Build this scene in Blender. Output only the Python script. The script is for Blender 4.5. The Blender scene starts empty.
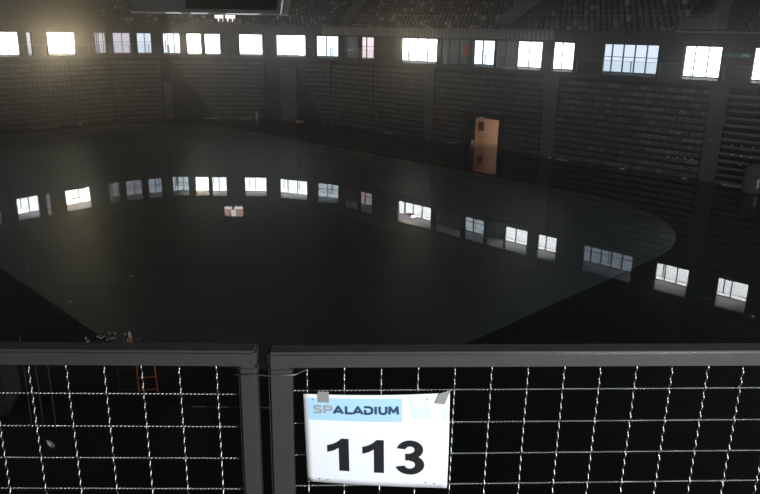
import bpy, bmesh, math, random
from mathutils import Vector, Matrix
random.seed(7)
SC = bpy.context.scene
COL = SC.collection

# ------------------------------------------------------------------ camera
H, FPX, PITCH, ROLL = 10.0, 715.3, math.radians(16.98), math.radians(0.922)
cam_d = bpy.data.cameras.new('camera'); cam = bpy.data.objects.new('camera', cam_d); COL.objects.link(cam)
cam_d.sensor_fit = 'HORIZONTAL'; cam_d.sensor_width = 36.0; cam_d.lens = 36.0*FPX/760.0
cam_d.clip_start = 0.05; cam_d.clip_end = 400
cp, sp = math.cos(PITCH), math.sin(PITCH)
fwd = Vector((0, cp, -sp)); dn = Vector((0, -sp, -cp)); rt = Vector((1, 0, 0))
cr, sr = math.cos(ROLL), math.sin(ROLL)
X = rt*cr - dn*sr          # image right in world
Dn = rt*sr + dn*cr         # image down in world
mw = Matrix((( X.x, -Dn.x, -fwd.x, 0), (X.y, -Dn.y, -fwd.y, 0), (X.z, -Dn.z, -fwd.z, H), (0, 0, 0, 1)))
cam.matrix_world = mw
SC.camera = cam

# ------------------------------------------------------------------ world, exposure
SC.view_settings.view_transform = 'Standard'; SC.view_settings.look = 'None'
SC.view_settings.gamma = 1.0; SC.view_settings.use_curve_mapping = False
SC.view_settings.exposure = 0.0
w = bpy.data.worlds.new('world'); SC.world = w; w.use_nodes = True
w.node_tree.nodes['Background'].inputs[0].default_value = (0.8, 0.9, 1.0, 1)
w.node_tree.nodes['Background'].inputs[1].default_value = 0.0

def area_light(name, loc, target, sx, sy, power, col):
    l = bpy.data.lights.new(name, 'AREA'); l.shape = 'RECTANGLE'; l.size = sx; l.size_y = sy
    l.energy = power; l.color = col
    o = bpy.data.objects.new(name, l); COL.objects.link(o); o.location = loc
    o.rotation_euler = (Vector(target)-Vector(loc)).to_track_quat('-Z', 'Y').to_euler()
    return o
# daylight entering through the window bands of the near stands
area_light('near_right_window_daylight', (24.0, 18.0, 8.0), (-20, 60, 2), 26, 2.2, 1000, (0.92, 0.97, 1.0))
area_light('near_left_window_daylight', (-44.0, 14.0, 8.0), (10, 60, 2), 26, 2.2, 4200, (0.95, 0.97, 1.0))
area_light('flash_fill_light', (1.7, -0.9, 10.12), (0.0, 1.4, 9.2), 0.5, 0.35, 140, (0.93, 0.97, 1.0))  # unseen flash-like light, added to brighten the sign and railing

# ------------------------------------------------------------------ pixel rays onto real planes
def ray(x, y):
    return X*(x-380) + Dn*(y-247) + fwd*FPX
def at_z(x, y, z):
    d = ray(x, y); return Vector((0, 0, H)) + d*((z-H)/d.z)

# ------------------------------------------------------------------ materials
def mat(name, col, rough=0.6, metal=0.0, noise=0.0, nscale=3.0, emit=None, estr=0.0, spec=0.5, bump=0.0, objrand=0.0, island=0.0, rpow=1.6, stretch=None):
    m = bpy.data.materials.new(name); m.use_nodes = True
    nt = m.node_tree; b = nt.nodes['Principled BSDF']
    b.inputs['Base Color'].default_value = (*col, 1); b.inputs['Roughness'].default_value = rough
    b.inputs['Metallic'].default_value = metal; b.inputs['Specular IOR Level'].default_value = spec
    if noise or objrand or island or bump:
        geo = nt.nodes.new('ShaderNodeNewGeometry')
        nz = nt.nodes.new('ShaderNodeTexNoise'); nz.inputs['Scale'].default_value = nscale; nz.inputs['Detail'].default_value = 4
        if stretch:
            vm = nt.nodes.new('ShaderNodeVectorMath'); vm.operation = 'MULTIPLY'; vm.inputs[1].default_value = stretch
            nt.links.new(geo.outputs['Position'], vm.inputs[0]); nt.links.new(vm.outputs[0], nz.inputs['Vector'])
        else: nt.links.new(geo.outputs['Position'], nz.inputs['Vector'])
        val = nt.nodes.new('ShaderNodeMath'); val.operation = 'MULTIPLY_ADD'
        val.inputs[1].default_value = 2*noise; val.inputs[2].default_value = 1-noise
        nt.links.new(nz.outputs['Fac'], val.inputs[0]); cur = val.outputs[0]
        if objrand or island:
            src = nt.nodes.new('ShaderNodeObjectInfo').outputs['Random'] if objrand else geo.outputs['Random Per Island']
            k = objrand or island
            pw = nt.nodes.new('ShaderNodeMath'); pw.operation = 'POWER'; pw.inputs[1].default_value = rpow
            nt.links.new(src, pw.inputs[0])
            v2 = nt.nodes.new('ShaderNodeMath'); v2.operation = 'MULTIPLY_ADD'; v2.inputs[1].default_value = k*1.6; v2.inputs[2].default_value = 1-k
            nt.links.new(pw.outputs[0], v2.inputs[0])
            mu = nt.nodes.new('ShaderNodeMath'); mu.operation = 'MULTIPLY'
            nt.links.new(cur, mu.inputs[0]); nt.links.new(v2.outputs[0], mu.inputs[1]); cur = mu.outputs[0]
        mx = nt.nodes.new('ShaderNodeVectorMath'); mx.operation = 'SCALE'; mx.inputs[0].default_value = col
        nt.links.new(cur, mx.inputs['Scale']); nt.links.new(mx.outputs[0], b.inputs['Base Color'])
        if bump:
            bp = nt.nodes.new('ShaderNodeBump'); bp.inputs['Strength'].default_value = bump; bp.inputs['Distance'].default_value = 0.02
            nt.links.new(nz.outputs['Fac'], bp.inputs['Height']); nt.links.new(bp.outputs[0], b.inputs['Normal'])
    if emit:
        b.inputs['Emission Color'].default_value = (*emit, 1); b.inputs['Emission Strength'].default_value = estr
    return m

M = {}
M['court'] = mat('court_slab_grey', (0.105, 0.112, 0.110), 0.42, noise=0.25, nscale=0.25)
M['floor'] = mat('dark_wet_floor', (0.008, 0.009, 0.010), 0.8, noise=0.3, nscale=0.4)
M['concrete'] = mat('dark_concrete', (0.05, 0.05, 0.048), 0.85, noise=0.3, nscale=0.8)
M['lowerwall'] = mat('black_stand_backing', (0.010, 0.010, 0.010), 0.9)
M['pier'] = mat('pier_grey', (0.035, 0.036, 0.035), 0.8, noise=0.25, nscale=1.5)
M['fascia'] = mat('fascia_grey', (0.06, 0.064, 0.062), 0.7, noise=0.2, nscale=1.0)
M['rib'] = mat('ribbed_metal', (0.22, 0.22, 0.21), 0.5, metal=0.3, noise=0.15, nscale=2)
M['ceil'] = mat('concourse_soffit', (0.78, 0.80, 0.83), 0.8)
M['cfloor'] = mat('concourse_floor', (0.25, 0.25, 0.26), 0.5)
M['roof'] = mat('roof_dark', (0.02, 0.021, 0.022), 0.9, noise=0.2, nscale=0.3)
M['deck'] = mat('deck_edge_metal', (0.055, 0.057, 0.055), 0.55, metal=0.2, noise=0.35, nscale=0.7)
M['deckpale'] = mat('deck_front_grey', (0.12, 0.125, 0.12), 0.6, noise=0.3, nscale=0.9)
M['seat'] = mat('dark_seat_plastic', (0.115, 0.118, 0.114), 0.45, noise=0.85, nscale=1.0, objrand=0.6, stretch=(0.5, 0.5, 2.4))
M['seats'] = mat('dark_seat_plastic_rows', (0.115, 0.118, 0.114), 0.45, noise=0.85, nscale=1.0, island=0.6, stretch=(0.5, 0.5, 2.4))
M['useat'] = mat('upper_seat_plastic', (0.20, 0.20, 0.19), 0.5, noise=0.2, nscale=1, objrand=0.96, rpow=6)
M['useats'] = mat('upper_seat_plastic_rows', (0.20, 0.20, 0.19), 0.5, noise=0.2, nscale=1, island=0.96, rpow=6)
M['aisle'] = mat('aisle_greenish_grey', (0.085, 0.095, 0.088), 0.7, noise=0.2, nscale=1.2)
M['pillar'] = mat('pillar_grey', (0.11, 0.105, 0.10), 0.8, noise=0.3, nscale=0.8)
M['frame'] = mat('window_frame_grey', (0.10, 0.11, 0.12), 0.5)
M['rail'] = mat('pale_handrail', (0.20, 0.205, 0.205), 0.4, metal=0.3)
M['steel'] = mat('railing_dark_steel', (0.11, 0.108, 0.105), 0.36, metal=0.6, noise=0.12, nscale=30)
M['wire'] = mat('galvanised_wire', (0.46, 0.455, 0.44), 0.33, metal=0.95)
M['slab'] = mat('balcony_concrete', (0.06, 0.06, 0.06), 0.85, noise=0.2, nscale=2)
M['paper'] = mat('sign_white_paper', (0.86, 0.88, 0.90), 0.45)
M['ink'] = mat('numeral_ink', (0.018, 0.018, 0.02), 0.28, spec=0.6)
M['band'] = mat('band_sky_blue', (0.42, 0.66, 0.87), 0.4)
M['bandpale'] = mat('band_pale_blue', (0.66, 0.84, 0.93), 0.4)
M['navy'] = mat('letter_navy', (0.03, 0.07, 0.14), 0.4)
M['tape_glint'] = mat('letter_glint_grey', (0.34, 0.37, 0.38), 0.5)  # lighter grey paints the tape's glint over the S and P
M['tape'] = mat('grey_tape', (0.27, 0.27, 0.26), 0.4)
M['tan'] = mat('room_tan_paint', (0.66, 0.46, 0.34), 0.8)
M['redbox'] = mat('dark_red_panel', (0.12, 0.02, 0.012), 0.6)
M['red'] = mat('red_paint', (0.5, 0.03, 0.03), 0.5)
M['black'] = mat('black_matte', (0.012, 0.012, 0.012), 0.7)
M['orange'] = mat('orange_paint', (0.75, 0.20, 0.05), 0.5)
M['white'] = mat('white_plastic', (0.85, 0.85, 0.83), 0.35)
M['clear'] = mat('pale_plastic', (0.62, 0.64, 0.63), 0.25)
M['wood'] = mat('wet_pale_wood', (0.45, 0.42, 0.36), 0.6, noise=0.3, nscale=6)
M['tarp'] = mat('grey_tarpaulin', (0.10, 0.105, 0.115), 0.7, noise=0.25, nscale=3, bump=0.3)
M['pinkish'] = mat('pink_plastic', (0.75, 0.45, 0.38), 0.5)
M['green'] = mat('green_sign', (0.05, 0.22, 0.07), 0.5, emit=(0.10, 0.45, 0.14), estr=0.03)
M['sbgrey'] = mat('scoreboard_grey', (0.10, 0.10, 0.10), 0.6, noise=0.1, nscale=1)
M['sbtrim'] = mat('scoreboard_trim', (0.5, 0.5, 0.5), 0.3, metal=0.5)
M['screenoff'] = mat('screen_black_glass', (0.01, 0.01, 0.011), 0.15)
def emis(name, col, s):
    return mat(name, (0.02, 0.02, 0.02), 0.6, emit=col, estr=s)
PANE = {
 'W': emis('daylight_glazing_white', (0.98, 0.99, 1.0), 6.0),
 'H': emis('daylight_glazing_warm', (1.0, 0.96, 0.86), 9.0),
 'B': emis('daylight_glazing_blue', (0.80, 0.92, 1.0), 2.2),
 'C': emis('daylight_glazing_grey_blue', (0.74, 0.86, 1.0), 1.1),
 'G': emis('daylight_glazing_lilac', (0.88, 0.86, 0.98), 0.75),
 'D': emis('daylight_glazing_dim', (0.85, 0.92, 0.9), 0.05),
 'P': emis('daylight_glazing_pink', (1.0, 0.80, 0.88), 1.2),
}
M['rim_glint'] = emis('scoreboard_glint', (0.95, 0.97, 1.0), 0.9)  # glow standing in for glints on the scoreboard rim
M['screen_white'] = emis('kiosk_screen_white', (1.0, 0.93, 0.93), 3.0)
M['screen_pink'] = emis('kiosk_screen_pink', (1.0, 0.55, 0.5), 1.6)
M['screen_dark'] = emis('kiosk_screen_dark', (0.3, 0.1, 0.1), 0.5)
LAMP = {v: emis('floodlight_warm', (1.0, 0.78, 0.45), v) for v in (1200, 200, 320)}

def schlick(nt, f0):
    # Schlick reflectance, the same from both sides of the surface so light passes both ways
    geo = nt.nodes.new('ShaderNodeNewGeometry')
    dt = nt.nodes.new('ShaderNodeVectorMath'); dt.operation = 'DOT_PRODUCT'; nt.links.new(geo.outputs['Normal'], dt.inputs[0]); nt.links.new(geo.outputs['Incoming'], dt.inputs[1])
    def mth(op, a, b=None):
        n = nt.nodes.new('ShaderNodeMath'); n.operation = op
        for k_, v in enumerate((a, b)):
            if v is None: continue
            if isinstance(v, (int, float)): n.inputs[k_].default_value = v
            else: nt.links.new(v, n.inputs[k_])
        return n.outputs[0]
    c1 = mth('SUBTRACT', 1.0, mth('ABSOLUTE', dt.outputs['Value']))
    return mth('ADD', f0, mth('MULTIPLY', 1.0-f0, mth('POWER', c1, 5.0)))
def glass_mat():
    m = bpy.data.materials.new('clear_balustrade_glass'); m.use_nodes = True; nt = m.node_tree; nt.nodes.clear()
    o = nt.nodes.new('ShaderNodeOutputMaterial'); t = nt.nodes.new('ShaderNodeBsdfTransparent'); g = nt.nodes.new('ShaderNodeBsdfGlossy')
    g.inputs['Roughness'].default_value = 0.05; t.inputs[0].default_value = (0.95, 0.97, 0.97, 1)
    mx = nt.nodes.new('ShaderNodeMixShader'); nt.links.new(schlick(nt, 0.04), mx.inputs[0]); nt.links.new(t.outputs[0], mx.inputs[1]); nt.links.new(g.outputs[0], mx.inputs[2])
    nt.links.new(mx.outputs[0], o.inputs[0]); return m
M['glass'] = glass_mat()
def water_mat():
    m = bpy.data.materials.new('still_flood_water'); m.use_nodes = True; nt = m.node_tree; nt.nodes.clear()
    o = nt.nodes.new('ShaderNodeOutputMaterial'); t = nt.nodes.new('ShaderNodeBsdfTransparent'); t.inputs[0].default_value = (0.86, 0.91, 0.90, 1)
    g = nt.nodes.new('ShaderNodeBsdfGlossy'); g.inputs['Roughness'].default_value = 0.012
    geo = nt.nodes.new('ShaderNodeNewGeometry'); nz = nt.nodes.new('ShaderNodeTexNoise'); nz.inputs['Scale'].default_value = 0.8
    nt.links.new(geo.outputs['Position'], nz.inputs['Vector'])
    bp = nt.nodes.new('ShaderNodeBump'); bp.inputs['Strength'].default_value = 0.012; bp.inputs['Distance'].default_value = 0.05
    nt.links.new(nz.outputs['Fac'], bp.inputs['Height']); nt.links.new(bp.outputs[0], g.inputs['Normal'])
    fr_ = schlick(nt, 0.02)
    mx = nt.nodes.new('ShaderNodeMixShader'); nt.links.new(fr_, mx.inputs[0]); nt.links.new(t.outputs[0], mx.inputs[1]); nt.links.new(g.outputs[0], mx.inputs[2])
    nt.links.new(mx.outputs[0], o.inputs[0]); return m
M['water'] = water_mat()

# ------------------------------------------------------------------ mesh helpers
class MB:
    """collects shapes; build() links them as ONE mesh object. fr maps (t, o, z) to world."""
    def __init__(s, fr=None): s.bm = bmesh.new(); s.fr = fr or (lambda a, b, c: Vector((a, b, c)))
    def face(s, pts):
        try: return s.bm.faces.new([s.bm.verts.new(s.fr(*p)) for p in pts])
        except ValueError: pass
    def box(s, a0, a1, b0, b1, c0, c1):
        v = [s.bm.verts.new(s.fr(a, b, c)) for c in (c0, c1) for b in (b0, b1) for a in (a0, a1)]
        for q in ((0, 2, 3, 1), (4, 5, 7, 6), (0, 1, 5, 4), (2, 6, 7, 3), (0, 4, 6, 2), (1, 3, 7, 5)):
            s.bm.faces.new([v[i] for i in q])
    def prism(s, poly, o0, o1):
        """polygon of (t, z) thickened from o0 to o1"""
        n = len(poly)
        a = [s.bm.verts.new(s.fr(t, o0, z)) for t, z in poly]; b = [s.bm.verts.new(s.fr(t, o1, z)) for t, z in poly]
        s.bm.faces.new(a); s.bm.faces.new(b[::-1])
        for i in range(n): s.bm.faces.new([a[i], b[i], b[(i+1) % n], a[(i+1) % n]])
    def tube(s, pts, r, n=8, caps=True):
        pts = [s.fr(*p) for p in pts]; rings = []
        rr = r if isinstance(r, (list, tuple)) else [r]*len(pts)
        up = None
        for i, p in enumerate(pts):
            d = (pts[min(i+1, len(pts)-1)]-pts[max(i-1, 0)]).normalized()
            if up is None: up = d.orthogonal().normalized()
            up = (up - d*up.dot(d)).normalized(); sd = d.cross(up)
            rings.append([s.bm.verts.new(p + (up*math.cos(k*2*math.pi/n)+sd*math.sin(k*2*math.pi/n))*rr[i]) for k in range(n)])
        for A, B in zip(rings, rings[1:]):
            for k in range(n): s.bm.faces.new([A[k], A[(k+1) % n], B[(k+1) % n], B[k]])
        if caps: s.bm.faces.new(rings[0][::-1]); s.bm.faces.new(rings[-1])
    def build(s, name, m, parent=None, smooth=False, bevel=0.0, kind=None, bseg=2):
        bmesh.ops.recalc_face_normals(s.bm, faces=s.bm.faces[:])
        if bevel:
            bmesh.ops.bevel(s.bm, geom=s.bm.edges[:], offset=bevel, segments=bseg, affect='EDGES')
        me = bpy.data.meshes.new(name); s.bm.to_mesh(me); s.bm.free()
        if smooth:
            for p in me.polygons: p.use_smooth = True
        me.materials.append(m)
        o = bpy.data.objects.new(name, me); COL.objects.link(o)
        if parent is not None:
            o.parent = parent; bpy.context.view_layer.update() if False else None
            o.matrix_parent_inverse = parent.matrix_basis.inverted()
        if kind: o['kind'] = kind
        return o
def tag(o, label, cat, group=None):
    o['label'] = label; o['category'] = cat
    if group: o['group'] = group
    return o
def thing(name, label, cat, loc=(0, 0, 0), rz=0.0, group=None):
    o = bpy.data.objects.new(name, None); COL.objects.link(o); o.empty_display_size = 0.1
    o.location = loc; o.rotation_euler = (0, 0, rz)
    return tag(o, label, cat, group)

# ------------------------------------------------------------------ facade frames
class Seg:
    def __init__(s, P, Q):
        s.P = Vector((*P, 0)); s.Q = Vector((*Q, 0)); s.d = (s.Q-s.P).normalized(); s.L = (s.Q-s.P).length
        s.n = Vector((-s.d.y, s.d.x, 0)); s.ang = math.atan2(s.d.y, s.d.x)
    def fr(s, t, o, z): return s.P + s.d*t + s.n*o + Vector((0, 0, z))
    def px(s, x, y, off=0.0):
        """pixel -> (t, z) on the facade plane pushed out by off"""
        r = ray(x, y); O = Vector((0, 0, H)); k = (s.P + s.n*off - O).dot(s.n)/r.dot(s.n)
        p = O + r*k; return (p-s.P).dot(s.d), p.z
A, C, D, E = (-5.5, 79.2), (-13.2, 82.3), (-23.8, 82.1), (-29.2, 78.8)
F = (E[0]-0.622*42, E[1]-0.783*42); B = (28.2, 45.5)
SL, SL1, SC2, SC1, SR = Seg(F, E), Seg(E, D), Seg(D, C), Seg(C, A), Seg(A, B)
SEGS = [('left', SL), ('left_corner', SL1), ('corner', SC2), ('right_corner', SC1), ('right', SR)]
SILL, TOP, UP = 6.9, 9.14, 10.15
ROWH, NR = 0.49, 13

# ------------------------------------------------------------------ floor, court, water
outline = [F, E, D, C, A, B, (29.5, 30.0), (29.5, 1.6), (1.2, 1.44), (-48.0, 1.3), (-55.3, 20.0)]
m = MB(); m.face([(x, y, -0.12) for x, y in outline]); m.build('floor', M['floor'], kind='structure')
# rounded court slab, (s, d) axes turned by 45 degrees
def sd(s_, d_): return ((s_+d_)/math.sqrt(2), (d_-s_)/math.sqrt(2))
k = 10/13
s0, s1, d0, d1, rad = -95*k, -17.6*k, 11.8*k, 54.2*k, 9.5
cpts = []
for (cs, cd, a0) in ((s1-rad, d1-rad, 0), (s0+rad, d1-rad, 90), (s0+rad, d0+rad, 180), (s1-rad, d0+rad, 270)):
    for i in range(11):
        a = math.radians(a0+9*i); cpts.append(sd(cs+rad*math.cos(a), cd+rad*math.sin(a)))
m = MB(); m.prism([(0, 0)]*0 or [(0, 0), (1, 0), (1, 1)], 0, 0.001) if False else None
top = [(x, y, -0.10) for x, y in cpts]; bot = [(x, y, -0.118) for x, y in cpts]
m.face(top)
for i in range(len(top)):
    j = (i+1) % len(top); m.face([top[i], top[j], bot[j], bot[i]])
m.build('floor_court', M['court'], kind='structure')
m = MB(); m.face([(x, y, 0.0) for x, y in outline]); m.build('flood_water', M['water'], kind='structure')

# ------------------------------------------------------------------ haze volume added for the window glow and lens veil
hz = bpy.data.materials.new('thin_glow_haze'); hz.use_nodes = True; nt = hz.node_tree; nt.nodes.clear()
ho = nt.nodes.new('ShaderNodeOutputMaterial'); hv = nt.nodes.new('ShaderNodeVolumeScatter')
hv.inputs['Color'].default_value = (1, 0.99, 0.98, 1); hv.inputs['Density'].default_value = 0.0024; hv.inputs['Anisotropy'].default_value = 0.88
nt.links.new(hv.outputs[0], ho.inputs['Volume'])
m = MB(); m.box(-60, 34, -3.5, 97, 0.02, 18.9)
tag(m.build('haze', hz, kind='stuff'), 'thin haze added for glow and veil in the dark hall', 'haze')

# ------------------------------------------------------------------ openings (image x of the edges at mid height, pane code, mullions)
OPEN = [(-60, -22, 'B', 2), (-4, 20, 'W', 1), (28, 33, 'G', 0), (49, 76, 'H', 1), (96, 107, 'G', 1), (114, 131, 'G', 1), (138, 152, 'C', 1),
 (164, 180, 'B', 1), (187, 201, 'H', 0), (205, 220, 'W', 1), (239.5, 262, 'W', 1), (276, 305, 'W', 2), (316, 338, 'B', 1), (344, 358, 'D', 0),
 (360.5, 374, 'P', 1), (401, 437, 'W', 3), (441, 469, 'D', 2), (473, 494.5, 'B', 1), (497, 516, 'D', 1), (517, 542, 'W', 1), (553, 574, 'W', 1),
 (603.4, 658.5, 'C', 4), (685, 722, 'W', 2), (755, 790, 'W', 1)]
wn = 0
for name, S in SEGS:
    mine = [(a, b, c, n) for a, b, c, n in OPEN if S.px(b, 50)[0] > 0.1 and S.px(a, 50)[0] < S.L-0.1 and abs(S.px(a, 50)[0]) < 90]
    ops = [(max(S.px(a, 50)[0], 0.0), min(S.px(b, 50)[0], S.L), c, n) for a, b, c, n in mine]
    # one wall: below the sill, between the openings, above them
    m = MB(S.fr)
    cuts = [0.0]
    for a, b, *_ in ops: cuts += [a, b]
    cuts.append(S.L)
    for i in range(0, len(cuts), 2):
        if cuts[i+1]-cuts[i] > 0.02: m.box(cuts[i], cuts[i+1], 0, 0.28, SILL, TOP)
    m.box(0, S.L, 0, 0.28, TOP, UP)
    m.build('wall_'+name, M['pier'], kind='structure')
    m = MB(S.fr)
    DOORS = []
    if name == 'right':
        td0, td1 = S.px(468, 143)[0], S.px(500.5, 146)[0]
        m.box(0, td0, 0.10, 0.3, -0.35, SILL-0.35); m.box(td1, S.L, 0.10, 0.3, -0.35, SILL-0.35); m.box(td0, td1, 0.10, 0.3, 2.5, SILL-0.35)
    else:
        m.box(0, S.L, 0.10, 0.3, -0.35, SILL-0.35)
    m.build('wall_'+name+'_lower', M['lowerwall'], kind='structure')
    # concourse: floor slab edge, ceiling, back wall
    m = MB(S.fr); m.box(-0.3, S.L+0.3, -0.06, 3.0, SILL-0.36, SILL); m.build('floor_concourse_'+name, M['concrete'], kind='structure')
    m = MB(S.fr); m.box(-0.5, S.L+0.5, 0.285, 3.0, TOP+0.01, TOP+0.2); m.build('ceiling_concourse_'+name, M['ceil'], kind='structure')
    mb = MB(S.fr); prev = None
    gl = []
    k_ = [x_[0] for x_ in SEGS].index(name); lo = -0.02; hi = S.L+0.02      # mitre with the neighbouring bays
    if k_ > 0: lo = -2.69*math.tan((SEGS[k_-1][1].ang-S.ang)/2)
    if k_ < 4: hi = S.L+2.69*math.tan((S.ang-SEGS[k_+1][1].ang)/2)
    for (xa, xb, c, n) in OPEN:
        q0, q1 = S.px(xa, 50, 2.69)[0], S.px(xb, 50, 2.69)[0]
        if abs(q0) > 90 or q1 < q0: continue
        g0, g1 = max(q0-0.12, lo), min(q1+0.12, hi)
        if gl and g0 < gl[-1][1]+0.02: g0 = gl[-1][1]+0.02
        if g1-g0 > 0.15: gl.append((g0, g1, c, n))
    for g0, g1, c, n in gl:
        if prev is None: prev = lo
        if g0-prev > 0.01: mb.box(prev, g0, 2.6, 2.8, SILL, TOP)
        prev = g1
    if hi-prev > 0.01: mb.box(prev, hi, 2.6, 2.8, SILL, TOP)
    mb.build('wall_concourse_'+name, M['fascia'], kind='structure')
    for g0, g1, c, n in gl:
        wn += 1
        f = MB(S.fr); fw = 0.05
        f.box(g0, g0+fw, 2.56, 2.68, SILL, TOP); f.box(g1-fw, g1, 2.56, 2.68, SILL, TOP)
        f.box(g0, g1, 2.56, 2.68, SILL, SILL+0.10); f.box(g0, g1, 2.56, 2.68, TOP-0.06, TOP)
        for q in range(n):
            x = g0+(g1-g0)*(q+1)/(n+1); f.box(x-0.035, x+0.035, 2.55, 2.68, SILL, TOP)
        if c in 'GCBPD': f.box(g0, g1, 2.57, 2.68, 8.12, 8.17)
        fo = f.build('window_%d' % wn, M['frame'], kind='structure')
        p = MB(S.fr); p.box(g0+0.01, g1-0.01, 2.69, 2.72, SILL+0.02, TOP-0.01); p.build('pane', PANE[c], fo)

# upper bowl: stepped rake behind the fascia, rear wall and roof
NU, UD, UR = 9, 0.85, 0.43
for name, S in SEGS:
    m = MB(S.fr)
    for i in range(NU):
        e = 0.2*(0.3+UD*i)
        m.box(-e, S.L+e, 0.3+UD*i, 0.3+UD*(i+1), UP-0.3, UP-0.25+UR*i)
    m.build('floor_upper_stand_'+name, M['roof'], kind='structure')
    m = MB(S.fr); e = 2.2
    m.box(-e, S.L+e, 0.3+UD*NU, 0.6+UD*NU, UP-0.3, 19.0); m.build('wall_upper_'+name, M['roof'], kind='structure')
rt_out = [(-70, 48), (-62, 42), (-36, 86), (-27, 92), (-10, 93), (2, 88), (34, 58), (40, 40), (40, -8), (-70, -8)]
m = MB(); m.face([(x, y, 19.0) for x, y in [(-72, -10), (46, -10), (46, 98), (-72, 98)]])
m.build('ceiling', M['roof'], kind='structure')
m = MB()
for i in range(9):
    y = 8+10*i; m.box(-60, 36, y-0.2, y+0.2, 17.6, 18.8)
m.build('ceiling_beam', M['roof'], kind='structure')
m = MB(); m.box(-72, 46, -10.3, -10, -0.35, 19); m.build('wall_rear', M['roof'], kind='structure')
m = MB(); m.box(46, 46.3, -10, 98, -0.35, 19); m.build('wall_side_right', M['roof'], kind='structure')
m = MB(); m.box(-72.3, -72, -10, 98, -0.35, 19); m.build('wall_side_left', M['roof'], kind='structure')
m = MB(); m.box(-72, 46, 98, 98.3, -0.35, 19); m.build('wall_far', M['roof'], kind='structure')

# ribbed metal fascia over the middle bays and ledges
def ribs(S, t0, t1, nm):
    m = MB(S.fr); t = t0
    m.box(t0, t1, -0.05, -0.005, TOP+0.16, UP-0.14)
    while t < t1-0.2:
        m.box(t, t+0.26, -0.13, -0.05, TOP+0.18, UP-0.16); t += 0.42
    m.box(t0, t1, -0.16, -0.005, UP-0.12, UP-0.04)
    m.build(nm, M['rib'], kind='structure')
ribs(SR, 0.05, SR.px(556, 30)[0], 'trim_1'); ribs(SC1, SC1.px(322, 32)[0], SC1.L-0.05, 'trim_2')
m = MB(SR.fr); m.box(SR.px(676, 30)[0], SR.L, -0.12, -0.005, UP-0.10, UP+0.02); m.build('trim_3', M['rib'], kind='structure')

# ------------------------------------------------------------------ retractable stands
def ordinal(n):
    if n > 99: return 'hundred and '+ordinal(n-100)
    if n >= 20 and n % 10 == 0: return {2: 'twentieth', 3: 'thirtieth', 4: 'fortieth', 5: 'fiftieth', 6: 'sixtieth', 7: 'seventieth', 8: 'eightieth', 9: 'ninetieth', 10: 'hundredth'}[n//10]
    return ['first', 'second', 'third', 'fourth', 'fifth', 'sixth', 'seventh', 'eighth', 'ninth', 'tenth', 'eleventh', 'twelfth', 'thirteenth', 'fourteenth', 'fifteenth', 'sixteenth', 'seventeenth', 'eighteenth', 'nineteenth', 'twentieth'][n-1] if n <= 20 else {2: 'twenty', 3: 'thirty', 4: 'forty', 5: 'fifty', 6: 'sixty', 7: 'seventy', 8: 'eighty', 9: 'ninety'}[n//10] + ('-'+ordinal(n % 10) if n % 10 else '')
def row_o(i): return -0.50 + 0.025*i
def row_z(i): return 0.02 + ROWH*i
SEATPOS = []      # (seg, t, o, z, row, section name)
def stand(S, lim, label, sec, seats=True, pale=False, skip=None):
    """lim(i) -> (t0, t1) of row i"""
    t0, t1 = lim(NR-1)
    b = S.fr((t0+t1)/2, -0.3, 0)
    root = thing('retracted_stand', label, 'stand', b, S.ang)
    for i in range(NR):
        t0, t1 = lim(i)
        if t1-t0 < 0.4: continue
        runs = [(t0, t1)]
        if skip and row_z(i) < 2.66: runs = [(t0, skip[0]), (skip[1], t1)]
        for a, b_ in runs:
            m = MB(S.fr); m.box(a, b_, row_o(i), 0.09, row_z(i), row_z(i)+(0.17 if pale else 0.06))
            m.build('deck_row', M['deckpale'] if pale else M['deck'], root)
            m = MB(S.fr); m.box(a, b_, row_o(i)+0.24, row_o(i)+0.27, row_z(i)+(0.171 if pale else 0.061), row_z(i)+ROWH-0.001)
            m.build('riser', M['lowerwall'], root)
        if seats:
            for a, b_ in runs:
                n = int((b_-a)/0.5)
                for q in range(n):
                    SEATPOS.append((S, a+0.25+q*(b_-a-0.5)/max(n-1, 1), row_o(i)+0.06, row_z(i)+0.062, i, sec, q, n))
    return root
tA0, tA1 = SR.px(427, 75)[0], SR.px(436.5, 75)[0]
tB0, tB1 = SR.px(547, 80)[0], SR.px(561, 80)[0]
tC0, tC1 = SR.px(712.5, 90)[0], SR.px(730.5, 90)[0]
dx0, dx1 = SR.px(464, 140)[0], SR.px(504, 146)[0]
stand(SR, lambda i: (0.13, tA0-0.05), 'tall dark retracted seating stand between the corner pillar and the narrow aisle panel', 'A')
stand(SR, lambda i: (tA1+0.05, tB0-0.05), 'dark retracted seating stand with the lit orange doorway cut through it', 'B', skip=(dx0, dx1))
stand(SR, lambda i: (tB1+0.05, tC0-0.05), 'dark retracted seating stand under the wide blue-grey window', 'C')
stand(SR, lambda i: (tC1+0.05, SR.L-0.05), 'striped stand end without seats at the far right beyond the pale aisle', 'D', seats=False, pale=True)
def diag(S, za, ta, zb, tb):
    return lambda z: ta+(tb-ta)*(z-za)/(zb-za)
wl = diag(SC2, 6.6, 0.0, 0.96, SC2.px(207, 109)[0]); wr = diag(SC2, 6.5, SC2.px(292, 60)[0], 0.72, SC2.px(261, 112)[0])
stand(SC2, lambda i: (max(0.05, wl(row_z(i))), min(SC2.L-0.05, wr(row_z(i)))), 'wedge of seat rows in the far corner, narrowing down to the water', 'W')
ed = diag(SC1, 4.34, SC1.px(302, 80)[0], 0.49, SC1.px(321, 115)[0])
stand(SC1, lambda i: (min(max(SC1.px(299.5, 80)[0], ed(row_z(i))), SC1.L-0.3), SC1.L-0.13), 'short slanted end of seat rows just right of the tall grey corner pillar', 'K')
stand(SL1, lambda i: (0.13, SL1.L-1.02), 'dim retracted stand left of the wedge-shaped corner seating', 'L1')
tl = SL.px(70, 80)[0]
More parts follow.
